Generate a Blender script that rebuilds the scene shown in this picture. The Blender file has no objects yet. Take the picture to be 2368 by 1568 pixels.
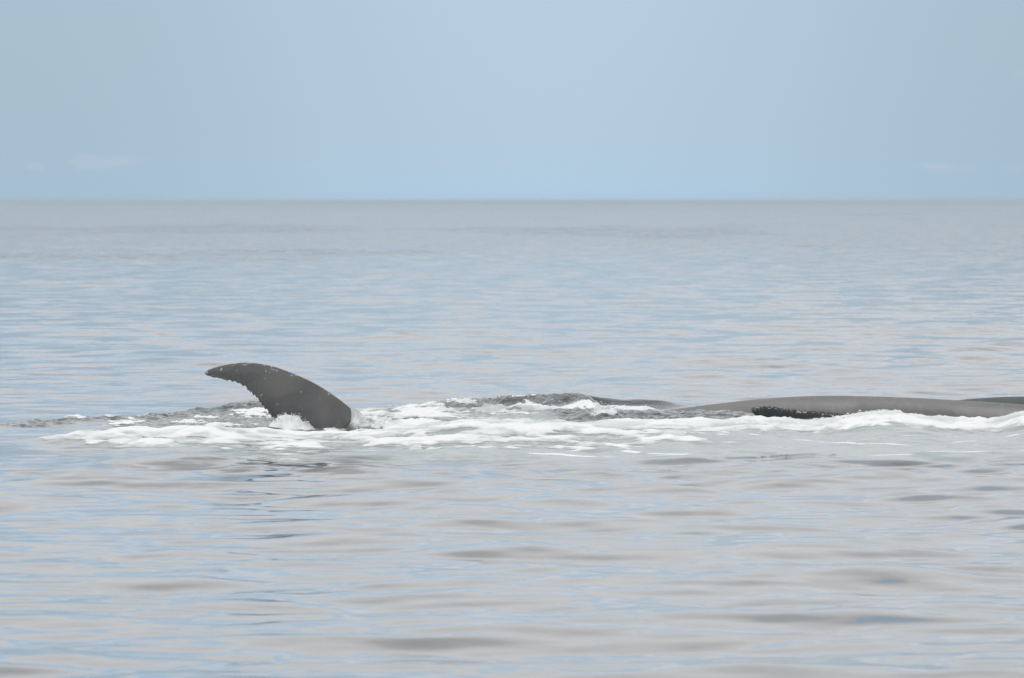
import bpy, math, random
import numpy as np
from mathutils import Vector

random.seed(7)
RNG = np.random.default_rng(11)
scene = bpy.context.scene
COL = scene.collection

# ------------------------------------------------------------------ camera
CAM_H = 3.2                    # metres above the calm sea: somebody on a boat
F = 20098.0                    # focal length in units where the frame is 2367 wide
HOR = 465.0                    # horizon line in the same units
CX = 1183.5
cam_d = bpy.data.cameras.new("camera")
cam = bpy.data.objects.new("camera", cam_d)
COL.objects.link(cam)
cam.location = (0, 0, CAM_H)
cam.rotation_euler = (math.radians(90) - math.atan((784 - HOR) / F), 0, 0)
cam_d.sensor_width = 36
cam_d.lens = F / 2367 * 36
cam_d.clip_start = 0.5
cam_d.clip_end = 80000
cam_d.dof.use_dof = True
cam_d.dof.focus_distance = 121.5
cam_d.dof.aperture_fstop = 8.5
scene.camera = cam

# ------------------------------------------------------------------ helpers for nodes
class NT:
    def __init__(s, tree):
        s.t = tree; s.n = tree.nodes; s.l = tree.links
    def node(s, kind, **kw):
        n = s.n.new(kind)
        for k, v in kw.items(): setattr(n, k, v)
        return n
    def put(s, sock, v):
        if isinstance(v, bpy.types.NodeSocket): s.l.new(v, sock)
        elif v is not None: sock.default_value = v
    def math(s, op, a, b=None, c=None, clamp=False):
        n = s.node('ShaderNodeMath', operation=op, use_clamp=clamp)
        s.put(n.inputs[0], a)
        if b is not None: s.put(n.inputs[1], b)
        if c is not None: s.put(n.inputs[2], c)
        return n.outputs[0]
    def ramp(s, v, a, b, lo=0.0, hi=1.0):
        n = s.node('ShaderNodeMapRange', interpolation_type='SMOOTHSTEP')
        s.put(n.inputs[0], v); n.inputs[1].default_value = a; n.inputs[2].default_value = b
        n.inputs[3].default_value = lo; n.inputs[4].default_value = hi
        return n.outputs[0]
    def mix(s, f, a, b, mode='MIX'):
        n = s.node('ShaderNodeMix', data_type='RGBA', blend_type=mode)
        s.put(n.inputs[0], f)
        s.put(n.inputs[6], a if isinstance(a, bpy.types.NodeSocket) else (*a, 1))
        s.put(n.inputs[7], b if isinstance(b, bpy.types.NodeSocket) else (*b, 1))
        return n.outputs[2]
    def noise(s, vec, scale, detail=3, rough=0.5, dist=0.0):
        n = s.node('ShaderNodeTexNoise')
        s.put(n.inputs['Vector'], vec)
        n.inputs['Scale'].default_value = scale; n.inputs['Detail'].default_value = detail
        n.inputs['Roughness'].default_value = rough; n.inputs['Distortion'].default_value = dist
        return n.outputs[0]
    def mapping(s, vec, scale=(1, 1, 1), loc=(0, 0, 0), rot=(0, 0, 0)):
        n = s.node('ShaderNodeMapping')
        s.put(n.inputs[0], vec)
        n.inputs['Location'].default_value = loc; n.inputs['Scale'].default_value = scale
        n.inputs['Rotation'].default_value = rot
        return n.outputs[0]
    def attr(s, name):
        return s.node('ShaderNodeAttribute', attribute_name=name).outputs['Fac']

# ------------------------------------------------------------------ sky
SUN_EL, SUN_ROT = math.radians(60), math.radians(335)
world = bpy.data.worlds.new("World")
scene.world = world
world.use_nodes = True
w = NT(world.node_tree)
w.n.clear()
S = 0.1                                        # strength of the sky
sky = w.node('ShaderNodeTexSky', sky_type='NISHITA', sun_disc=False)
sky.sun_elevation = SUN_EL; sky.sun_rotation = SUN_ROT; sky.altitude = 0
sky.air_density = 1.0; sky.dust_density = 1.5; sky.ozone_density = 1.5
tc = w.node('ShaderNodeTexCoord')
D = tc.outputs['Generated']
sep = w.node('ShaderNodeSeparateXYZ'); w.l.new(D, sep.inputs[0])
dz = sep.outputs[2]
az = w.math('ARCTAN2', sep.outputs[0], sep.outputs[1])
def C(r, g, b): return (r / S, g / S, b / S)
# hazy blue air low over the sea
low = w.mix(w.ramp(dz, -0.002, 0.010), C(.45, .64, .83), C(.465, .63, .775))
low = w.mix(w.ramp(dz, 0.020, 0.034), low, C(.44, .635, .86))
low = w.mix(0.10, low, sky.outputs[0])
# lens vignetting put into the sky colour as brightness waves along the horizon
vignette = w.math('COSINE', w.math('MULTIPLY', w.math('ADD', az, -0.004), 48.0))
vignette = w.math('MULTIPLY_ADD', vignette, 0.075, 0.925)
vignette_c = w.node('ShaderNodeCombineXYZ')
for i in range(3): w.l.new(vignette, vignette_c.inputs[i])
low = w.mix(1.0, low, vignette_c.outputs[0], 'MULTIPLY')
# small faint cumulus far off above the horizon
comb = w.node('ShaderNodeCombineXYZ'); w.l.new(az, comb.inputs[0]); w.l.new(dz, comb.inputs[1])
cn = w.noise(w.mapping(comb.outputs[0], (150, 420, 1), (3.1, 0.35, 0)), 1.0, 5, 0.6, 0.3)
cl = None
for ca, ce, wa, we, st_ in [(-.0468, .0045, .0045, .0008, 1.0), (-.0545, .0042, .0020, .0006, .8), (-.0240, .0040, .0030, .0006, .5), (-.0078, .0044, .0016, .0005, .9), (-.0012, .0042, .0018, .0004, .6),
                            (.0500, .0041, .0040, .0006, .8), (.0580, .0040, .0020, .0005, .6), (-.085, .0043, .006, .0008, .8), (.092, .0042, .005, .0007, .8), (-.125, .0044, .006, .0008, .8), (.140, .0042, .006, .0008, .8)]:
    a_ = w.math('POWER', w.math('MULTIPLY', w.math('ABSOLUTE', w.math('SUBTRACT', az, ca)), 1 / wa), 2.0)
    b_ = w.math('POWER', w.math('MULTIPLY', w.math('ABSOLUTE', w.math('SUBTRACT', dz, ce)), 1 / we), 2.0)
    g_ = w.math('MULTIPLY', w.math('EXPONENT', w.math('MULTIPLY', w.math('ADD', a_, b_), -.6)), st_)
    cl = g_ if cl is None else w.math('MAXIMUM', cl, g_)
cl = w.ramp(w.math('ADD', cl, w.math('MULTIPLY_ADD', cn, 2.2, -1.3)), .15, .55)
low = w.mix(w.math('MULTIPLY', cl, 0.28), low, C(.52, .60, .70))
# pale cloud sheet higher up, with blue gaps, mirrored by the waves
cc = w.node('ShaderNodeMapping'); w.l.new(D, cc.inputs[0]); cc.inputs['Scale'].default_value = (2.2, 2.2, 8.0)
c1 = w.noise(cc.outputs[0], 1.0, 5, 0.55, 0.4)
c2 = w.noise(w.mapping(D, (3, 3, 12), (4, 2, 1)), 1.0, 4, 0.55, 0.3)
low_sheet = w.mix(c2, C(.79, .795, .815), C(.87, .865, .87))
under = w.mix(c2, C(.66, .66, .67), C(.82, .815, .82))
e1 = w.math('MULTIPLY_ADD', w.math('SUBTRACT', c1, .5), .022, dz)      # ragged lower edge of the cloud sheet
e2 = w.math('MULTIPLY_ADD', w.math('SUBTRACT', c2, .5), .20, dz)      # darker undersides overhead
high = w.mix(w.ramp(e2, 0.15, 0.19), low_sheet, under)
gapn = w.noise(w.mapping(D, (5, 5, 26), (1, 7, 2)), 1.0, 4, 0.5, 0.4)
high = w.mix(w.ramp(w.math('ADD', gapn, w.ramp(dz, .06, .14, 0, .05)), 0.445, 0.405), high, C(.46, .67, .89))
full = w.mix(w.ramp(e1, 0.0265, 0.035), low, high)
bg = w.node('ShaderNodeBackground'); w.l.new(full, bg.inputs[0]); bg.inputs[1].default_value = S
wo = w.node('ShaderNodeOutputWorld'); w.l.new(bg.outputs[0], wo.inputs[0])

# ------------------------------------------------------------------ sun behind the cloud sheet
sl = bpy.data.lights.new("sun", 'SUN'); sl.energy = 1.3; sl.angle = math.radians(18); sl.color = (1, .965, .92)
sun = bpy.data.objects.new("sun", sl); COL.objects.link(sun)
sd = Vector((math.sin(SUN_ROT) * math.cos(SUN_EL), math.cos(SUN_ROT) * math.cos(SUN_EL), math.sin(SUN_EL)))
sun.rotation_euler = sd.to_track_quat('Z', 'Y').to_euler()
scene.view_settings.view_transform = 'Standard'
scene.view_settings.look = 'None'
scene.view_settings.exposure = 0
scene.view_settings.gamma = 1
scene.view_settings.use_curve_mapping = False
cy = scene.cycles
cy.use_denoising = True
cy.max_bounces = 6; cy.volume_bounces = 2; cy.glossy_bounces = 3; cy.diffuse_bounces = 3
cy.sample_clamp_indirect = 8

# ------------------------------------------------------------------ numpy noise
_perm = RNG.permutation(4096)
_gx = np.cos(RNG.uniform(0, 2 * np.pi, 4096)).astype(np.float32)
_gy = np.sqrt(1 - _gx ** 2) * np.sign(RNG.uniform(-1, 1, 4096)).astype(np.float32)
def perlin(x, y):
    xi = np.floor(x).astype(np.int64); yi = np.floor(y).astype(np.int64)
    fx = (x - xi).astype(np.float32); fy = (y - yi).astype(np.float32)
    u = fx * fx * fx * (fx * (fx * 6 - 15) + 10); v = fy * fy * fy * (fy * (fy * 6 - 15) + 10)
    def g(ix, iy, dx, dy):
        h = _perm[(_perm[ix & 4095] + iy) & 4095]
        return _gx[h] * dx + _gy[h] * dy
    a = g(xi, yi, fx, fy); b = g(xi + 1, yi, fx - 1, fy)
    c = g(xi, yi + 1, fx, fy - 1); d = g(xi + 1, yi + 1, fx - 1, fy - 1)
    return (a + u * (b - a)) * (1 - v) + (c + u * (d - c)) * v
def fbm(x, y, octaves=4, gain=0.5):
    s = 0; a = 1; t = 0
    for i in range(octaves):
        s = s + a * perlin(x + 17.3 * i, y - 9.1 * i); t += a
        a *= gain; x = x * 2.03; y = y * 2.03
    return s / t * 1.6
def billow(x, y, octaves=3, gain=0.5):
    s = 0; a = 1; t = 0
    for i in range(octaves):
        s = s + a * (1 - 2.2 * np.abs(perlin(x + 5.7 * i, y + 3.3 * i))); t += a
        a *= gain; x = x * 2.1; y = y * 2.1
    return s / t
def sst(a, b, v):
    t = np.clip((v - a) / (b - a), 0, 1)
    return t * t * (3 - 2 * t)
def zrow(row, y): return CAM_H - (row - HOR) * y / F
def table(pts, ref):          # (column, value) -> interpolation over world x at distance ref
    p = np.array(pts, float)
    xs = (p[:, 0] - CX) / F * ref
    return lambda x: np.interp(x, xs, p[:, 1])

# ------------------------------------------------------------------ the sea surface as a height field
rows = [np.linspace(-120, 30, 26)[:-1], np.linspace(30, 48, 40)[:-1],
        np.arange(48, 104, 0.11), np.arange(104, 139, 0.062)]
yy = [139.0]; st = 0.075
while yy[-1] < 230: yy.append(yy[-1] + st); st *= 1.008
rows.append(np.array(yy)); r0 = yy[-1]
g1 = r0 * np.cumprod(np.full(250, 1.0045)); rows.append(g1)
g2 = [g1[-1]]
while g2[-1] < 32000: g2.append(g2[-1] * 1.025)
rows.append(np.array(g2[1:]))
Y1 = np.concatenate(rows)
uf = np.linspace(-0.064, 0.064, 580)
uc = 0.064 + (np.linspace(0, 1, 36)[1:] ** 3) * 3.0 + np.linspace(0, 1, 36)[1:] * 0.03
U1 = np.concatenate([-uc[::-1], uf, uc])
NR, NC = len(Y1), len(U1)
X = U1[None, :] * np.maximum(Y1, 25)[:, None]
Y = np.repeat(Y1[:, None], NC, 1)
dy = np.gradient(Y1)
dxs = np.gradient(U1)

# open-water waves
Z = np.zeros_like(X)
rough_left = np.zeros(NR)
comps = []
for k in range(84):
    lam = math.exp(RNG.uniform(math.log(0.6), math.log(9)))
    th = RNG.normal(0.2, 1.0)
    comps.append((lam, th, RNG.uniform(0, 6.283), RNG.uniform(.6, 1.3)))
xm = fbm(X * .045, Y * .022, 2)
calm = 0.85 + 0.6 * xm
for lam, th, ph, am in comps:
    slope = 0.0108 * am * (lam / 1.5) ** (0.35 if lam < 1.5 else -0.38)
    k = 2 * math.pi / lam
    a = slope / k
    wgt = np.clip((lam / dy - 3.5) / 3, 0, 1)
    rough_left += (1 - wgt) * slope ** 2 * .5
    sel = np.nonzero(wgt > 0)[0]
    colw = np.clip((lam / (np.abs(dxs)[None, :] * np.maximum(Y1, 25)[sel][:, None]) - 3) / 3, 0, 1)
    ph2 = k * (X[sel] * math.sin(th) + Y[sel] * math.cos(th)) + ph + 1.1 * xm[sel]
    s = np.sin(ph2)
    Z[sel] += a * wgt[sel][:, None] * colw * s * calm[sel]

zi = np.nonzero((Y1 > 102) & (Y1 < 146))[0]
x = X[zi]; y = Y[zi]
dark = np.zeros_like(x)
XP = lambda c, yc: (c - CX) / F * yc
n_lo = fbm(x * .9, y * .45, 3)
n_mid = fbm(x * 2.3 + 40, y * 1.1, 4)
n_streak = fbm(x * .8 + .35 * y, y * 1.6 + 7, 4)
n_fine = fbm(x * 7 + 3, y * 4, 3)
bil = billow(x * 1.9 + 11, y * 1.3, 4, .55)
bil2 = billow(x * 4.7 - 5, y * 2.6, 3, .55)
zone = sst(107, 113, y) * sst(141, 136, y) * sst(XP(-300, 120), XP(150, 120), x)
z = Z[zi] * (1 - .72 * zone)
rel = fbm(x * 1.15 + 3, y * .50, 3) + .35 * billow(x * 1.6, y * .8 + 9, 3)

# front ridge of white water
yF = table([(-400, 115), (100, 115.5), (200, 117.3), (440, 118.3), (600, 118.5), (820, 119.6), (1000, 119.3), (1100, 119), (3000, 119)], 118)(x) + .35 * n_lo
rF = [(60, 1018), (144, 1014), (202, 1003), (260, 1001), (312, 997), (380, 999), (439, 990), (500, 992), (578, 1001), (660, 1004), (730, 1005), (820, 1004), (920, 994), (1000, 984), (1062, 975), (1180, 977), (1300, 979), (1400, 980), (1500, 980), (1600, 980), (1744, 978), (1870, 983), (1940, 978), (1985, 968), (2005, 962), (2065, 960), (2100, 964), (2150, 974), (2280, 981), (2330, 968), (2380, 961), (2480, 966), (2600, 975), (2900, 985)]
hF = np.clip(zrow(table(rF, 119)(x), yF), 0, .4)
wfr = table([(0, 1.2), (300, 1.8), (700, 2.2), (1000, 3.0), (1400, 4.0), (1700, 5.5), (2400, 6.0)], 119)(x)
t = y - yF
prof = np.where(t < 0, np.exp(-(np.abs(t) / wfr) ** 1.7), np.exp(-(t / .75) ** 2))
z = z * (1 - .5 * prof) + hF * prof * (1 + .10 * n_lo)

# rear ridge of broken water
yB = table([(-500, 118), (0, 122.6), (200, 126.3), (350, 128.3), (480, 130.7), (620, 131), (860, 132), (1000, 133), (1400, 133.5), (3000, 133.5)], 128)(x) + .3 * n_lo
rB = [(-300, 1010), (0, 988), (200, 970), (350, 963), (480, 944), (560, 935), (620, 930), (700, 932), (800, 945), (860, 948), (950, 938), (1040, 926), (1150, 921), (1300, 914), (1345, 911), (1365, 919), (1390, 940), (1410, 955), (1600, 975)]
hB = np.clip(zrow(table(rB, 130)(x), yB), 0, .4)
tb = y - yB
profB = np.where(tb < 0, np.exp(-(np.abs(tb) / .9) ** 2), np.exp(-(tb / 1.7) ** 2))
z += hB * profB
# smooth swell shoulder to the right of it
yS = 134.7
rS = [(1100, 945), (1250, 928), (1350, 915), (1390, 921), (1440, 927), (1480, 926), (1530, 928), (1570, 936), (1640, 943), (1760, 947)]
hS = np.clip(zrow(table(rS, yS)(x), yS), 0, .4)
ts = y - yS
z += np.maximum(0, hS * np.where(ts < 0, np.exp(-(ts / .36) ** 2), np.exp(-(ts / 2.2) ** 2)) - hB * profB)
dark += .9 * sst(.02, .05, hS) * np.exp(-(ts / 2.0) ** 2)

def px(x, y): return CX + x / y * F
def blob(c, yc, wx, wy, p=2): return np.exp(-np.abs((x - (c - CX) / F * yc) / wx) ** p - np.abs((y - yc) / wy) ** p)

# turbulent zones
ch = 1.0 * np.where(tb < 0, np.exp(-(tb / 2.0) ** 2), np.exp(-(tb / .5) ** 2)) * (x < XP(1400, 133)) * sst(XP(-120, 122), XP(100, 124), x)
ch = np.maximum(ch, 1.0 * sst(XP(150, 122), XP(500, 124), x) * sst(XP(1150, 126), XP(950, 126), x) * sst(119.5, 121, y) * sst(131.5, 129, y) * sst(yB, yB - 1.5, y))
skin = sst(XP(1180, 128), XP(1330, 128), x + .6 * n_lo) * sst(XP(1780, 128), XP(1690, 128), x) * sst(124.0 , 125.2, y + .6 * n_lo) * sst(131.8, 130.6, y)
ch = np.maximum(ch, .7 * skin)
dark += .9 * skin
dark += .7 * ch * (1 - .5 * sst(-.1, .3, n_mid))
z += ch * (.030 * bil + .034 * bil2 + .018 * n_fine + .06 * n_mid - .022)
z += skin * .05 * sst(0, 1, bil)

# foam cover
nearF = table([(60, 116.2), (144, 115.6), (300, 113.6), (500, 112.6), (600, 112.0), (700, 113), (850, 113.2), (1000, 111.6), (1200, 112), (1400, 111.5), (1500, 112.9), (1580, 115.2), (1700, 116.2), (2000, 116.5), (2367, 116.3), (3000, 116.5)], 114)(x)
dn = y - nearF
band = sst(-1.6, 1.2, dn + 1.3 * n_mid) * sst(1.6, .4, t)
inten = table([(-100, -.8), (80, -.4), (160, .1), (300, .2), (560, .08), (650, -.15), (800, -.1), (1000, .15), (1100, .2), (1300, .08), (1450, .15), (1550, .1), (1800, .3), (2400, .3)], 117)(x)
# openings in the lower part, closed white along the crest
crest = np.exp(-((t + .3) / 1.3) ** 2)
fv = band * sst(-.38, .26, n_streak * .7 + n_mid * .45 + rel * .9 - .15 + inten + .6 * crest * sst(-.6, -.1, inten) - .22 * (x > XP(980, 115)) * (x < XP(1560, 115)) * (1 - crest))
foam = fv.copy()
z += .070 * (rel - .25 * sst(XP(950,119),XP(850,119),x) * sst(XP(600,119),XP(660,119),x)) * sst(-3.5, 1, dn) * sst(1.6, .2, t) * sst(-1, .2, inten)
# middle trough
mid = sst(119.6, 120.6, y) * sst(yB - .2, yB - 1.6, y)
cov = table([(-200, -.9), (0, -.5), (200, -.35), (400, -.22), (620, -.15), (760, -.05), (830, .2), (1000, .1), (1150, -.08), (1350, -.1), (1500, -.2), (1650, -.35), (1750, -.5), (2400, -.6)], 125)(x)
fm = mid * sst(.05, .34, n_streak * .5 + n_mid * .6 + rel * .75 - .1 + cov + .18 * n_fine - .75 * skin)
foam = np.maximum(foam, fm)
# lace on the rear ridge
fr = profB * sst(.22, .6, n_mid * .9 + .45 * n_fine + table([(-100, .0), (300, .05), (600, -.15), (850, .55), (1050, .35), (1250, .1), (1330, -.15), (1400, -1)], 133)(x)) * (tb < .5)
foam = np.maximum(foam, fr * .95)
# foam line at the foot of the rear ridge and along the whale
fl = np.exp(-((y - (yB - 1.7 + .4 * n_mid)) / .55) ** 2) * sst(XP(1000, 131), XP(1100, 131), x) * sst(XP(1560, 131), XP(1480, 131), x)
fl2 = np.exp(-((y - (130.9 + .3 * n_mid)) / .35) ** 2) * sst(XP(1400, 131), XP(1500, 131), x) * sst(XP(1760, 131), XP(1720, 131), x) * .7
foam = np.maximum(foam, np.maximum(fl, fl2) * sst(-.5, -.1, n_mid))
z += .05 * fl * (1 + bil2)
# thin old streaks in front
lines = 0
for (c0, c1, y0, y1, wd, am) in [(1180, 1640, 109.7, 108.6, .22, .8), (1380, 1700, 111.2, 108.9, .3, .7), (1880, 2160, 108.7, 108.9, .16, .75), (2110, 2600, 109.3, 110.6, .28, .95),
                                (1230, 1500, 110.8, 111.6, .3, .5), (1690, 2150, 115.6, 111.4, .2, .85), (1620, 1900, 113.0, 111.6, .14, .6), (2240, 2420, 114.4, 115.0, .3, .7), (1850, 2400, 113.4, 114.6, .18, .5), (2080, 2420, 112.4, 113.8, .25, .5),
                                (60, 400, 112.6, 111.8, .5, .28), (500, 1100, 111.0, 110.6, .55, .5), (560, 900, 109.4, 109.0, .5, .5), (480, 860, 107.6, 107.0, .45, .42), (620, 930, 105.8, 105.2, .35, .3), (1500, 1780, 114.2, 113.0, .16, .55), (2000, 2200, 110.8, 110.7, .2, .35)]:
    xa, xb = XP(c0, y0), XP(c1, y1)
    s_ = np.clip((x - xa) / (xb - xa), -.2, 1.2)
    yc = y0 + (y1 - y0) * s_ + .25 * n_lo
    lines = np.maximum(lines, am * np.exp(-((y - yc) / wd) ** 2) * sst(xa - .1, xa + .5, x) * sst(xb + .1, xb - .5, x) * sst(-.55, .05, n_mid + .3 * n_fine))
foam = np.maximum(foam, lines)
# small tumbling whitecap right of the middle, with its trailing streak
wc = np.clip(np.exp(-(((x - XP(1560, 114.6)) / .22) ** 2 + ((y - 115.2) / .7) ** 2)) + np.exp(-(((x - XP(1595, 113.5)) / .25) ** 2 + ((y - 114.0 + .9 * (x - XP(1595, 113.5))) / .3) ** 2)), 0, 1)
foam = np.maximum(foam, sst(.3, .6, wc + .3 * n_mid)); z += .05 * wc

# lumpy thickness of the foam
z += foam * np.clip(band * (.004 + .022 * bil + .012 * bil2), -.02, .1)
z += crest * foam * sst(XP(1500, 119), XP(1800, 119), x) * (.035 * bil2 + .03 * bil - .012)
z += fm * .008 * (1 + bil2) + .05 * mid * rel * sst(XP(-100, 122), XP(300, 124), x) * (1 - .5 * skin)

# water heaped up against the fluke: in front of its root, and pouring off to the right
b1 = np.interp(x, [XP(c, 120.6) for c in (612, 636, 660, 685, 705, 722, 733)], [0, .10, .155, .16, .12, .06, 0]) * np.exp(-((y - 120.75) / .38) ** 2)
z += b1 * (1 + .35 * bil2 + .25 * n_fine); foam = np.maximum(foam, sst(.015, .07, b1 * (1 + .5 * bil2)) * .9)
b2 = np.interp(x, [XP(c, 121.7) for c in (801, 811, 818, 839, 861, 893, 930, 1000)], [0, .20, .285, .21, .14, .07, .03, 0]) * np.exp(-((y - 121.75) / .42) ** 2)
z += b2 * (1 + .12 * bil2); foam = np.maximum(foam, sst(.02, .09, b2) * (.42 + .5 * sst(-.35, .25, n_mid + n_fine * .5)))
z -= .05 * np.exp(-((x - XP(770, 120.6)) / .38) ** 2 - ((y - 120.4) / .8) ** 2)
# small splash in the dark patch
b3 = np.interp(x, [XP(c, 126) for c in (1350, 1368, 1385, 1400, 1420, 1440)], [0, .06, .13, .08, .07, 0]) * np.exp(-((y - 126.0) / .3) ** 2)
z += b3 * (1 + .6 * bil2 + .5 * n_fine); foam = np.maximum(foam, sst(.02, .07, b3 * (1 + .7 * n_fine)))

# foam heaped against the flank of the big whale is the front crest itself; milky aerated water below it
aer = sst(106.3, 108.8, y + .8 * n_lo) * sst(121.0, 118.5, y) * table([(60, .1), (200, .3), (700, .8), (1000, .75), (1500, .9), (2400, .75), (2900, .5)], 113)(x)
aer *= (.8 + .35 * n_lo)
aer = np.maximum(aer, .45 * mid * sst(XP(100, 124), XP(500, 124), x) * (1 - skin))
# dark lip where the smooth patch ends
lipx = sst(XP(1590, 107), XP(1640, 107), x) * sst(XP(2000, 107), XP(1900, 107), x)
lip = np.exp(-((y - (107.6 + .3 * n_lo)) / .17) ** 2) * lipx * sst(-.2, .15, n_mid + .5 * n_fine)
z += .024 * lip
z += aer * sst(120, 117, y) * (.012 * n_mid + .022 * fbm(x * .7, y * .8 + .5 * x, 3)) * sst(106, 109, y)
# smoother ambient water where the slick is
foam = np.clip(foam, 0, 1); aer = np.clip(aer, 0, 1);
Z[zi] = z
RUF = np.zeros_like(X)
fb = (Y > 380) & (Y < 3500)
xf, yf = X[fb], Y[fb]
ly = np.log(yf)
nb = fbm(xf * .03, ly * 3.2, 3) + .5 * fbm(xf * .12, ly * 12 + 5, 3)
RUF[fb] = .35 * sst(380, 700, yf) + .8 * sst(-.05, .40, nb + .75 * np.exp(-((ly - math.log(960)) / .16) ** 2) * np.clip(.8 - xf / 60, .3, 1.2) + .45 * np.exp(-((ly - math.log(545)) / .08) ** 2) - .30)
FO = np.zeros_like(X); AE = np.zeros_like(X); DK = np.zeros_like(X)
TH = np.zeros_like(X); TH[zi] = np.clip(np.maximum(sst(.0, .50, rel + .4 * n_mid) , .8 * crest * sst(XP(950, 119), XP(1500, 119), x)), 0, 1)
FO[zi] = foam; AE[zi] = aer; DK[zi] = np.clip(dark, 0, 1)

# ------------------------------------------------------------------ materials
def material(name):
    m = bpy.data.materials.new(name); m.use_nodes = True
    t = NT(m.node_tree); t.n.clear()
    b = t.node('ShaderNodeBsdfPrincipled'); o = t.node('ShaderNodeOutputMaterial')
    t.l.new(b.outputs[0], o.inputs[0])
    return m, t, b

def water_material():
    m, t, b = material('sea_water')
    g = t.node('ShaderNodeNewGeometry').outputs['Position']
    f0, ae, dk, rf = t.attr('foam'), t.attr('aer'), t.attr('dark'), t.attr('ruffle')
    # fine breakup of the foam edge
    fn = t.noise(t.mapping(g, (1.3, .7, 2)), 4.0, 4, .6, .4)
    f = t.math('ADD', f0, t.math('MULTIPLY', t.math('SUBTRACT', fn, .5), .5))
    thin = t.ramp(t.noise(t.mapping(g, (1.0, .45, 1), (3, 8, 0), (0, 0, .2)), 2.2, 4, .6, .5), .38, .62)
    f = t.math('MULTIPLY', t.ramp(f, .28, .56), t.math('MAXIMUM', t.math('MULTIPLY_ADD', thin, .5, .42), t.attr('thick')))
    f = t.math('MULTIPLY', f, t.ramp(f0, .02, .12))
    deep = t.mix(dk, (.030, .040, .044), (.020, .023, .024))
    milky = (.33, .40, .382)
    wcol = t.mix(t.math('MAXIMUM', ae, t.math('MULTIPLY', f0, .8)), deep, milky)
    fcol = t.mix(t.noise(g, 2.5, 4, .6), (.84, .86, .86), (.95, .95, .95))
    t.put(b.inputs['Base Color'], t.mix(f, wcol, fcol))
    rw = t.math('ADD', .06, t.math('MULTIPLY', ae, .12))
    t.put(b.inputs['Roughness'], t.math('ADD', t.math('MULTIPLY', rw, t.math('SUBTRACT', 1, f)), t.math('MULTIPLY', f, .75)))
    b.inputs['IOR'].default_value = 1.333
    t.put(b.inputs['Specular IOR Level'], t.math('MULTIPLY_ADD', f, -.42, .5))
    # ripples too small for the mesh: slopes from noise, and fine relief on the foam
    def slopes(vec):
        n = t.node('ShaderNodeTexNoise'); t.put(n.inputs['Vector'], vec)
        n.inputs['Scale'].default_value = 1; n.inputs['Detail'].default_value = 3; n.inputs['Roughness'].default_value = .5
        v = t.node('ShaderNodeVectorMath', operation='SUBTRACT'); t.l.new(n.outputs['Color'], v.inputs[0]); v.inputs[1].default_value = (.5, .5, .5)
        return v.outputs[0]
    def vscale(v, k):
        n = t.node('ShaderNodeVectorMath', operation='SCALE'); t.l.new(v, n.inputs[0]); t.put(n.inputs['Scale'], k); return n.outputs[0]
    def vadd(a, b_):
        n = t.node('ShaderNodeVectorMath', operation='ADD'); t.l.new(a, n.inputs[0]); t.l.new(b_, n.inputs[1]); return n.outputs[0]
    sv = vscale(slopes(t.mapping(g, (.85, .36, .75), rot=(0, 0, .25))), t.math('MULTIPLY', rf, 5.0))
    sv = vadd(sv, vscale(slopes(t.mapping(g, (3.2, 3.0, 3.2), rot=(0, 0, -.3))), t.math('MULTIPLY_ADD', rf, 1.6, .045)))
    flat = t.node('ShaderNodeVectorMath', operation='MULTIPLY'); t.l.new(sv, flat.inputs[0]); flat.inputs[1].default_value = (1, 1, 0)
    nn = t.node('ShaderNodeVectorMath', operation='NORMALIZE')
    t.l.new(vadd(t.node('ShaderNodeNewGeometry').outputs['Normal'], flat.outputs[0]), nn.inputs[0])
    h2 = t.noise(t.mapping(g, (1.0, .9, 1), rot=(0, 0, -.4)), 6.5, 3, .55, .3)
    bp = t.node('ShaderNodeBump'); bp.inputs['Strength'].default_value = 1; bp.inputs['Distance'].default_value = 1
    t.put(bp.inputs['Height'], t.math('MULTIPLY', h2, t.math('MULTIPLY', t.math('ADD', f, dk, clamp=True), .022)))
    t.l.new(nn.outputs[0], bp.inputs['Normal'])
    t.l.new(bp.outputs[0], b.inputs['Normal'])
    return m

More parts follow.
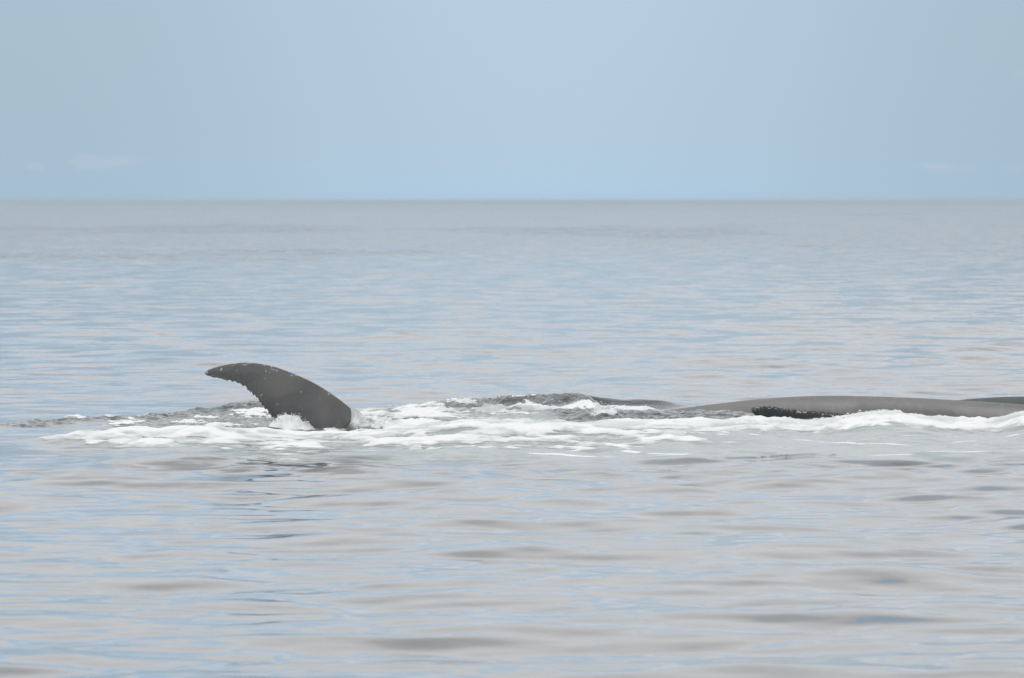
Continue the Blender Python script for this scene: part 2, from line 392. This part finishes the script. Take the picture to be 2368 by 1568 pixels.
def skin_material(name, c0, c1, rough, scale=6):
    m, t, b = material(name)
    tc = t.node('ShaderNodeTexCoord').outputs['Object']
    n1 = t.noise(t.mapping(tc, (1, 1, 1.6)), scale * .25, 5, .6, .5)
    n2 = t.noise(tc, scale * 6, 4, .7)
    col = t.mix(t.ramp(n1, .35, .7), c0, c1)
    col = t.mix(t.math('MULTIPLY', t.ramp(n2, .45, .8), .5), col, c0)
    # pale hair-thin scratches and dots
    v = t.node('ShaderNodeTexVoronoi', feature='F1'); t.l.new(tc, v.inputs['Vector']); v.inputs['Scale'].default_value = 9
    dots = t.math('MULTIPLY', t.ramp(v.outputs['Distance'], .075, .04), t.ramp(t.noise(tc, 2.0, 2), .52, .6))
    sc = t.noise(t.mapping(tc, (2.0, 1, 22), rot=(0, .5, 0)), 1.6, 3, .6, .6)
    scr = t.math('MULTIPLY', t.ramp(t.math('ABSOLUTE', t.math('SUBTRACT', sc, .5)), .006, .0), t.ramp(t.noise(tc, 1.3, 2), .5, .62))
    run = t.ramp(t.noise(t.mapping(tc, (9, 2, 1.2), rot=(0, -.15, 0)), 1.0, 4, .6, .3), .52, .72)
    pale = t.math('MAXIMUM', t.math('MULTIPLY', dots, .5), t.math('MULTIPLY', scr, .30))
    col = t.mix(t.math('MULTIPLY', run, .35), col, c1)
    col = t.mix(pale, col, (.30, .30, .29))
    t.put(b.inputs['Base Color'], col)
    t.put(b.inputs['Roughness'], t.math('SUBTRACT', t.math('MULTIPLY_ADD', n1, .22, rough - .11), t.math('MULTIPLY', run, .12)))
    b.inputs['IOR'].default_value = 1.36
    bp = t.node('ShaderNodeBump'); bp.inputs['Strength'].default_value = .9; bp.inputs['Distance'].default_value = .035
    t.put(bp.inputs['Height'], t.math('ADD', n1, t.math('MULTIPLY', n2, .12)))
    t.l.new(bp.outputs[0], b.inputs['Normal'])
    return m

def plain(name, col, rough, var=.15, scale=60):
    m, t, b = material(name)
    tc = t.node('ShaderNodeTexCoord').outputs['Object']
    n = t.noise(tc, scale, 3)
    t.put(b.inputs['Base Color'], t.mix(n, tuple(c * (1 - var) for c in col), tuple(min(1, c * (1 + var)) for c in col)))
    b.inputs['Roughness'].default_value = rough
    return m

M_WATER = water_material()
M_FLUKE = skin_material('whale_skin', (.110, .104, .100), (.175, .164, .157), .42)
M_BACK = skin_material('wet_back_skin', (.060, .058, .058), (.108, .104, .104), .46, 3)
for _m in (M_BACK, M_FLUKE):
    _b = [n_ for n_ in _m.node_tree.nodes if n_.type == 'BSDF_PRINCIPLED'][0]
    _b.inputs['Coat Weight'].default_value = .17 if _m is M_BACK else .5; _b.inputs['Coat Roughness'].default_value = .38; _b.inputs['Coat IOR'].default_value = 1.6
M_GREEN = skin_material('wet_far_skin', (.028, .036, .037), (.040, .050, .050), .55, 3)
M_FLIP = skin_material('dark_flipper_skin', (.010, .011, .012), (.018, .019, .020), .5, 10)
M_BARN = plain('barnacle_white', (.62, .60, .55), .8)
M_BARNO = plain('barnacle_ochre', (.52, .36, .18), .8)
M_SPRAY = plain('spray_white', (.86, .87, .87), .6, .04)

# ------------------------------------------------------------------ objects
def tag(o, label=None, category=None, group=None, kind=None):
    if label: o['label'] = label
    if category: o['category'] = category
    if group: o['group'] = group
    if kind: o['kind'] = kind
    return o

def np_mesh(name, co, quads, mat):
    me = bpy.data.meshes.new(name)
    me.vertices.add(len(co)); me.vertices.foreach_set('co', np.ascontiguousarray(co, dtype=np.float32).ravel())
    q = np.ascontiguousarray(quads, dtype=np.int32)
    me.loops.add(q.size); me.loops.foreach_set('vertex_index', q.ravel())
    me.polygons.add(len(q)); me.polygons.foreach_set('loop_start', np.arange(len(q), dtype=np.int32) * q.shape[1])
    me.update(calc_edges=True)
    me.polygons.foreach_set('use_smooth', np.ones(len(q), dtype=bool))
    me.materials.append(mat)
    return me
def link(name, me, parent=None):
    o = bpy.data.objects.new(name, me); COL.objects.link(o); o.parent = parent
    return o

# sea and its white water share one height field
idx = np.arange(NR * NC).reshape(NR, NC)
Q = np.stack([idx[:-1, :-1], idx[:-1, 1:], idx[1:, 1:], idx[1:, :-1]], -1).reshape(-1, 4)
P = np.stack([X, Y, Z], -1)
du_ = np.zeros_like(P); dv_ = np.zeros_like(P)
du_[:, 1:-1] = P[:, 2:] - P[:, :-2]; du_[:, 0] = P[:, 1] - P[:, 0]; du_[:, -1] = P[:, -1] - P[:, -2]
dv_[1:-1] = P[2:] - P[:-2]; dv_[0] = P[1] - P[0]; dv_[-1] = P[-1] - P[-2]
Nn = np.cross(du_, dv_).reshape(-1, 3); Nn /= np.linalg.norm(Nn, axis=1, keepdims=True)
P = P.reshape(-1, 3)
ruf = np.repeat(np.sqrt(rough_left)[:, None], NC, 1)
ruf = ruf * (1 + 4.0 * RUF)
ruf = (ruf + .12 * sst(97, 104, Y) * sst(117, 112, Y) * np.exp(-((X + 2.3) / 1.6) ** 2) + .05 * sst(97, 104, Y) * sst(117, 112, Y)).ravel()
FOv, AEv, DKv = FO.ravel(), AE.ravel(), DK.ravel()
fq = FOv[Q].mean(1) > .5
def sea_part(name, sel):
    q = Q[sel]
    used = np.unique(q)
    remap = np.zeros(len(P), np.int64); remap[used] = np.arange(len(used))
    me = np_mesh(name, P[used], remap[q], M_WATER)
    for an, arr in (('foam', FOv), ('aer', AEv), ('dark', DKv), ('thick', TH.ravel()), ('ruffle', ruf)):
        a = me.attributes.new(an, 'FLOAT', 'POINT'); a.data.foreach_set('value', arr[used].astype(np.float32))
    me.normals_split_custom_set_from_vertices(Nn[used].astype(np.float32))
    return link(name, me)
tag(sea_part('sea', ~fq), kind='structure')
tag(sea_part('sea_foam', fq), 'churned white foam spread in a band around the whales', 'foam', kind='stuff')

# haze over the sea
def haze():
    co = [(-42000, -400, -1.6), (42000, -400, -1.6), (42000, 41000, -1.6), (-42000, 41000, -1.6)]
    co += [(a, b, 3.5) for a, b, c in co]
    me = bpy.data.meshes.new('haze')
    me.from_pydata(co, [], [(3, 2, 1, 0), (4, 5, 6, 7), (0, 1, 5, 4), (1, 2, 6, 5), (2, 3, 7, 6), (3, 0, 4, 7)])
    m = bpy.data.materials.new('haze_air'); m.use_nodes = True; t = NT(m.node_tree); t.n.clear()
    v = t.node('ShaderNodeVolumePrincipled'); o = t.node('ShaderNodeOutputMaterial')
    v.inputs['Color'].default_value = (.80, .92, 1, 1); v.inputs['Density'].default_value = HAZE
    t.l.new(v.outputs[0], o.inputs['Volume'])
    me.materials.append(m)
    tag(link('haze', me), 'pale bluish air thickening towards the far horizon', 'haze', kind='stuff')
HAZE = 3.2e-4
haze()

# --- loft through closed sections: sections (n, m, 3)
def loft(name, sec, mat, parent):
    n, m_, _ = sec.shape
    co = sec.reshape(-1, 3)
    i = np.arange(n * m_).reshape(n, m_)
    a = i[:-1]; b = i[1:]
    q = np.stack([a, np.roll(a, -1, 1), np.roll(b, -1, 1), b], -1).reshape(-1, 4)
    # collapse the ends
    co = np.vstack([co, sec[0].mean(0), sec[-1].mean(0)])
    e0, e1 = len(co) - 2, len(co) - 1
    c0 = np.stack([np.roll(i[0], -1), i[0], np.full(m_, e0), np.full(m_, e0)], -1)
    c1 = np.stack([i[-1], np.roll(i[-1], -1), np.full(m_, e1), np.full(m_, e1)], -1)
    faces = [tuple(map(int, f)) for f in q] + [tuple(map(int, f[:3])) for f in c0] + [tuple(map(int, f[:3])) for f in c1]
    me = bpy.data.meshes.new(name); me.from_pydata(co.tolist(), [], faces); me.update()
    import bmesh
    bm = bmesh.new(); bm.from_mesh(me); bmesh.ops.recalc_face_normals(bm, faces=bm.faces); bm.to_mesh(me); bm.free()
    me.polygons.foreach_set('use_smooth', np.ones(len(me.polygons), dtype=bool))
    me.materials.append(mat)
    o = link(name, me, parent)
    return o

def resample(pts, n):
    p = np.array(pts, float)
    for _ in range(2):                                   # corner cutting keeps the ends
        q = [p[0]]
        for a, b in zip(p[:-1], p[1:]): q += [a * .75 + b * .25, a * .25 + b * .75]
        q.append(p[-1]); p = np.array(q)
    s = np.r_[0, np.cumsum(np.linalg.norm(np.diff(p, axis=0), axis=1))]
    u = np.linspace(0, s[-1], n)
    return np.stack([np.interp(u, s, p[:, k]) for k in range(2)], -1)

def empty(name, loc):
    e = bpy.data.objects.new(name, None); COL.objects.link(e); e.location = loc
    return e

def barnacle_mesh(name, mat, seed):
    r = random.Random(seed)
    vs, fs = [], []
    n = 8
    for k in range(n):
        a = k * 2 * math.pi / n; rr = 1 + r.uniform(-.35, .35)
        vs.append((math.cos(a) * rr, math.sin(a) * rr, -.1))
    for k in range(n):
        a = k * 2 * math.pi / n; rr = .55 + r.uniform(-.15, .15)
        vs.append((math.cos(a) * rr, math.sin(a) * rr, .5 + r.uniform(-.1, .1)))
    vs.append((0, 0, .3))
    for k in range(n):
        j = (k + 1) % n
        fs += [(k, j, n + j, n + k), (n + k, n + j, 2 * n)]
    me = bpy.data.meshes.new(name); me.from_pydata(vs, [], fs); me.update(); me.materials.append(mat)
    return me
BM = [barnacle_mesh('barnacle', M_BARN, k) for k in range(4)]
BO = [barnacle_mesh('barnacle', M_BARNO, k + 9) for k in range(3)]
from mathutils.bvhtree import BVHTree
from mathutils import Matrix
def bvh(o):
    me = o.data
    return BVHTree.FromPolygons([v.co.copy() for v in me.vertices], [tuple(p.vertices) for p in me.polygons])
CAMP = Vector((0, 0, CAM_H))
def spot_on(tree, off, col, row):
    """the point of a body seen at that place from the boat (off: world position of the body's origin)"""
    d = Vector(((col - CX) / F, 1, -(row - HOR) / F)).normalized()
    return tree.ray_cast(CAMP - off, d)
def stick(tree, off, parent, col, row, size, stretch=1.0, ang=0.0, ochre=False):
    p, nrm, _, _ = spot_on(tree, off, col, row)
    if p is None: return
    me = random.choice(BO if ochre else BM)
    o = link('barnacle', me, parent)
    rot = nrm.to_track_quat('Z', 'Y').to_matrix().to_4x4() @ Matrix.Rotation(ang, 4, 'Z')
    o.matrix_basis = Matrix.Translation(p) @ rot @ Matrix.Diagonal((size * stretch, size, size * .5, 1))

# ------------------------------------------------------------------ whale with the raised fluke
FY = 121.5
def z1(p): return ((700 + p[0] / 2.368) / 1.7305, (1400 + p[1] / 2.368) / 1.7305)
def w1(p, Yd=FY):
    c, r = z1(p); return ((c - CX) / F * Yd, zrow(r, Yd))
Lp = [(280, 219), (292, 203), (318, 186), (360, 170), (430, 150), (520, 132), (620, 121), (720, 121), (830, 134), (930, 154), (1050, 196), (1180, 248), (1300, 303), (1420, 373), (1540, 456), (1630, 525), (1672, 565), (1672, 640), (1650, 720), (1625, 800), (1640, 980), (1760, 1250), (2050, 1550), (2400, 1750)]
Tp = [(280, 221), (292, 236), (318, 247), (380, 260), (440, 270), (520, 283), (565, 292), (620, 318), (690, 350), (740, 398), (785, 455), (815, 490), (850, 535), (890, 585), (925, 625), (965, 660), (1010, 700), (1060, 770), (1130, 900), (1230, 1150), (1420, 1450), (1750, 1800), (2050, 2100), (2300, 2300)]
off1 = Vector((w1((1300, 780))[0], FY, 0))
wh1 = tag(empty('whale', off1), 'dark grey whale raising one curved ragged-edged tail fluke out of the foam', 'whale')
NS, MS = 420, 30
L = resample([w1(p) for p in Lp], NS); T = resample([w1(p) for p in Tp], NS)
# match parameters: stretch so that both edges run out together
s = np.linspace(0, 1, NS)
ch_v = T - L; chord = np.linalg.norm(ch_v, axis=1)
cd = ch_v / np.maximum(chord, 1e-6)[:, None]
# ragged trailing edge
rr = np.random.default_rng(5)
saw = np.zeros(NS)
pos = .035
while pos < .50:
    wdt = rr.uniform(.0040, .0085); amp = rr.uniform(.010, .024) * (1 if pos > .06 else .4)
    d_ = (s - pos) / wdt
    amp *= 1.9 if .12 < pos < .38 else 1
    saw += amp * np.where(d_ < 0, np.exp(-(d_ / 1.0) ** 2), np.exp(-(d_ / .45) ** 2))
    pos += wdt * rr.uniform(1.8, 3.0)
fT = np.clip(saw, 0, .045)
T2 = T + cd * fT[:, None]
chord2 = np.linalg.norm(T2 - L, axis=1)
above = sst(.62, .80, s)
sec = np.zeros((NS, MS, 3))
ang = np.linspace(0, 2 * np.pi, MS, endpoint=False)
for i in range(NS):
    c = (1 - np.cos(ang)) / 2                     # 0 leading, 1 trailing
    sg = np.sin(ang)
    foil = np.sign(sg) * np.sqrt(np.clip(c, 0, 1)) * (1 - c) ** .75 * 1.9
    el = sg * .5 * 2
    tm = .5 * min(.105 * chord[i] + .012, .12)
    th_ = (1 - above[i]) * foil * tm + above[i] * el * (.05 + .25 * above[i])
    base = L[i][None] * (1 - c)[:, None] + T2[i][None] * c[:, None]
    sec[i, :, 0] = base[:, 0]; sec[i, :, 2] = base[:, 1]
    bend = -.10 * (1 - s[i]) ** 2 + .10 * (c - .35) ** 2
    sec[i, :, 1] = FY + bend + th_
sec -= np.array(off1)
fl_o = loft('body', sec, M_FLUKE, wh1)
tr1 = bvh(fl_o)
zc = lambda a, b: z1((a, b))
marks = [(435, 187, 13, 1.4, .8, 0), (445, 180, 8, 1, 0, 0), (586, 197, 9, 1, 0, 1), (568, 137, 8, 1.5, .3, 0), (545, 150, 7, 1, 0, 0), (648, 140, 8, 1.8, 0, 0), (668, 142, 9, 1.6, 0, 0), (692, 129, 10, 1.3, 0, 0), (715, 126, 8, 1.6, 0, 0),
         (845, 148, 9, 1, 0, 0), (912, 158, 14, 1, 0, 0), (915, 184, 8, 1.6, .5, 0), (935, 190, 8, 2.0, .6, 0), (962, 198, 9, 1.6, 0, 0), (862, 203, 7, 2.2, 1.4, 0), (896, 216, 6, 1.6, 1.4, 0), (855, 274, 6, 1.8, 1.4, 0),
         (818, 427, 7, 2.2, .1, 0), (1193, 398, 9, 1, 0, 0), (1455, 419, 9, 1.5, .8, 0), (962, 512, 6, 1.8, 1.3, 0), (978, 516, 5, 2.4, 1.5, 0), (1022, 625, 6, 1.3, 1, 0), (1236, 634, 6, 1, 0, 0), (1105, 243, 7, 2.6, .1, 0), (1145, 243, 6, 2.6, .1, 0),
         (297, 214, 14, 1.2, .4, 0), (312, 224, 7, 1.2, .4, 0), (356, 243, 7, 1.4, 0, 0), (335, 243, 6, 1, 0, 0), (744, 305, 4, 1.6, .5, 0), (1180, 540, 4, 1, 0, 0), (1210, 560, 4, 1, 0, 0)]
ppm = 2.368 * 1.7305 / (FY / F)                    # zoomed pixels per metre
for a, b, sz, stx, an, oc in marks:
    c, r = zc(a, b)
    stick(tr1, off1, wh1, c, r, .72 * sz / ppm, stx, an, bool(oc))

# ------------------------------------------------------------------ loft of a rolling back
def whale_back(yc, tops, radii, mat, parent, off, wide=1.08, n=200, m_=56):
    cs = np.array([p[0] for p in tops], float); zs = np.array([p[1] for p in tops], float)
    cols = np.linspace(cs[0], cs[-1], n)
    zt = np.interp(cols, cs, zs)
    rad = np.interp(cols, [p[0] for p in radii], [p[1] for p in radii])
    k = np.ones(9) / 9
    zt = np.convolve(np.pad(zt, 4, 'edge'), k, 'valid'); 
    zt = np.convolve(np.pad(zt, 4, 'edge'), k, 'valid'); rad = np.convolve(np.pad(rad, 4, 'edge'), k, 'valid')
    yv = yc(cols) if callable(yc) else np.full(n, yc)
    xs = (cols - CX) / F * yv
    a = np.linspace(0, 2 * np.pi, m_, endpoint=False)
    sec = np.zeros((n, m_, 3))
    for i in range(n):
        sec[i, :, 0] = xs[i]
        sec[i, :, 1] = yv[i] + np.cos(a) * rad[i] * wide
        sec[i, :, 2] = zt[i] - rad[i] + np.sin(a) * rad[i]
    return loft('body', sec - np.array(off), mat, parent)

# whale with the long smooth back
BYf = lambda c: np.interp(c, [700, 1540, 1740, 1970, 2200, 2367, 2700, 3050], [136, 132, 131, 129.8, 128.2, 127.2, 126, 126])
def BR(c, r): return (c, zrow(r, float(BYf(c))))
off2 = Vector(((1950 - CX) / F * 130, 130, 0))
wh2 = tag(empty('whale', off2), 'whale showing its long smooth grey back and a black barnacled flipper on the right', 'whale')
tops = [(700, -1.6), (1000, -.9), (1300, -.25), BR(1420, 968), BR(1540, 948), BR(1600, 941), BR(1700, 928), BR(1800, 919), BR(1889, 914), BR(2000, 916), BR(2100, 919), BR(2206, 925), BR(2290, 930), BR(2367, 935), BR(2500, 947), (2700, -.12), (2900, -.4), (3050, -.8)]
radii = [(700, .12), (1000, .30), (1300, .60), (1540, .85), (1800, 1.05), (2200, 1.1), (2600, 1.0), (2900, .6), (3050, .05)]
back2 = whale_back(BYf, tops, radii, M_BACK, wh2, off2)

# its flipper, edge on to the boat
PY = 127.8
def z8(p): return ((2900 + p[0] / 3.947) / 1.7305, (1550 + p[1] / 3.947) / 1.7305)
top8 = [(412, 350), (425, 325), (460, 314), (540, 308), (620, 298), (700, 300), (750, 305), (870, 325), (1000, 338), (1100, 350), (1300, 370), (1500, 385), (1700, 412), (1850, 436), (2000, 458), (2120, 490), (2300, 560)]
bot8 = [(412, 360), (425, 385), (455, 420), (500, 470), (560, 520), (640, 550), (720, 570), (850, 580), (1000, 600), (1200, 610), (1400, 620), (1600, 630), (1800, 640), (2000, 650), (2150, 680), (2250, 700), (2400, 740)]
def w8(p):
    c, r = z8(p); return ((c - CX) / F * PY, zrow(r, PY))
n = 260
A_ = resample([w8(p) for p in top8], n); B_ = resample([w8(p) for p in bot8], n)
s = np.linspace(0, 1, n)
bump = np.zeros(n); pos = .01
while pos < .8:
    wd = rr.uniform(.006, .016); bump += rr.uniform(.004, .016) * np.exp(-((s - pos) / wd) ** 2); pos += rr.uniform(.02, .05)
A_[:, 1] += bump - .004
m_ = 24; a = np.linspace(0, 2 * np.pi, m_, endpoint=False)
sec = np.zeros((n, m_, 3))
for i in range(n):
    c = (1 - np.cos(a)) / 2
    base = A_[i][None] * (1 - c)[:, None] + B_[i][None] * c[:, None]
    tk = .05 * min(1, (s[i] / .05)) ** .5 + .05 * s[i] + .3 * bump[i]
    sec[i, :, 0] = base[:, 0]; sec[i, :, 2] = base[:, 1]
    yo = 3.4 * max(0, s[i] - .45) ** 1.3
    sec[i, :, 1] = PY + yo + np.sin(a) * tk - c * .10
flip = loft('flipper', sec - np.array(off2), M_FLIP, wh2)
flip['label'] = 'black knobbly flipper edged with white and ochre barnacles'
tr2 = bvh(flip)
for k in range(46):
    u = rr.uniform(.05, .93)
    a_ = 430 + u * 1500
    dens = math.exp(-((a_ - 1350) / 420) ** 2) + .25
    if rr.uniform() > dens: continue
    tb_ = np.interp(a_, [p[0] for p in top8], [p[1] for p in top8])
    c, r = z8((a_, tb_ + rr.uniform(6, 42)))
    stick(tr2, off2, flip, c, r, rr.uniform(.006, .012), rr.uniform(1, 2.6), rr.uniform(-.4, .4), rr.uniform() < .25)

# third whale, farther off at the right edge
TY = 136.5
off3 = Vector(((2420 - CX) / F * TY, TY, 0))
wh3 = tag(empty('whale', off3), 'low dark greenish whale back barely showing behind the grey one at the right edge', 'whale')
tops = [(1700, -.9), (2000, -.25), (2120, -.05), (2200, zrow(926.5, TY)), (2235, zrow(923, TY)), (2280, zrow(920, TY)), (2320, zrow(917, TY)), (2367, zrow(917, TY)), (2500, zrow(919, TY)), (2650, zrow(926, TY)), (2800, -.1), (3100, -.7)]
radii = [(1700, .2), (2000, .6), (2300, .9), (2700, .9), (3100, .1)]
whale_back(TY, tops, radii, M_GREEN, wh3, off3)

# ------------------------------------------------------------------ drops and spray
def ico():
    t_ = (1 + 5 ** .5) / 2
    v = np.array([(-1, t_, 0), (1, t_, 0), (-1, -t_, 0), (1, -t_, 0), (0, -1, t_), (0, 1, t_), (0, -1, -t_), (0, 1, -t_), (t_, 0, -1), (t_, 0, 1), (-t_, 0, -1), (-t_, 0, 1)]) / math.sqrt(1 + t_ * t_)
    f = np.array([(0, 11, 5), (0, 5, 1), (0, 1, 7), (0, 7, 10), (0, 10, 11), (1, 5, 9), (5, 11, 4), (11, 10, 2), (10, 7, 6), (7, 1, 8), (3, 9, 4), (3, 4, 2), (3, 2, 6), (3, 6, 8), (3, 8, 9), (4, 9, 5), (2, 4, 11), (6, 2, 10), (8, 6, 7), (9, 8, 1)])
    return v, f
IV, IF = ico()
def blobs(name, pts, mat, label, cat):
    co, fa = [], []
    for k, (px_, py_, pz_, r_) in enumerate(pts):
        jit = 1 + rr.uniform(-.3, .3, (12, 1))
        co.append(IV * jit * r_ * np.array([rr.uniform(.8, 1.7), 1, rr.uniform(.6, 1.1)]) + np.array([px_, py_, pz_])); fa.append(IF + 12 * k)
    me = np_mesh(name, np.vstack(co), np.vstack(fa), mat)
    return tag(link(name, me), label, cat, kind='stuff')

pts = []
for (a0, b0, b1_) in [(530, 290, 520), (465, 280, 510), (412, 300, 330), (560, 320, 470)]:
    for k in range(16 if a0 in (530, 465) else 4):
        X_, Z_ = w1((a0 + rr.normal(0, 3), rr.uniform(b0, b1_)))
        pts.append((X_, FY - .1, Z_, rr.uniform(.002, .0042)))
blobs('water_droplets', pts, M_SPRAY, 'beads of water dripping from the raised fluke tip', 'droplets')

def height_at(xq, yq):
    r_ = np.searchsorted(Y1, yq); c_ = np.searchsorted(U1, xq / yq)
    return Z[min(r_, NR - 1), min(c_, NC - 1)]
pts = []
def spray(c0, c1, y0, y1, n_, up, r0, r1):
    for k in range(n_):
        yq = rr.uniform(y0, y1); c = rr.uniform(c0, c1); xq = (c - CX) / F * yq
        pts.append((xq, yq, height_at(xq, yq) + abs(rr.normal(0, up)), rr.uniform(r0, r1)))
spray(1880, 2130, 118.6, 119.5, 200, .010, .005, .012)
spray(2310, 2420, 118.6, 119.5, 60, .010, .005, .012)
spray(1700, 1900, 118.6, 119.5, 60, .006, .005, .012)
spray(630, 725, 120.5, 121.0, 200, .020, .004, .011)
spray(815, 900, 121.4, 122.0, 120, .020, .004, .011)
spray(1350, 1435, 125.8, 126.2, 160, .045, .004, .011)
spray(870, 1340, 132.2, 133.6, 160, .018, .005, .011)
spray(1340, 1700, 128, 136, 40, .06, .004, .008)
blobs('foam_spray', pts, M_SPRAY, 'flecks of white spray thrown up along the foam crests', 'spray')
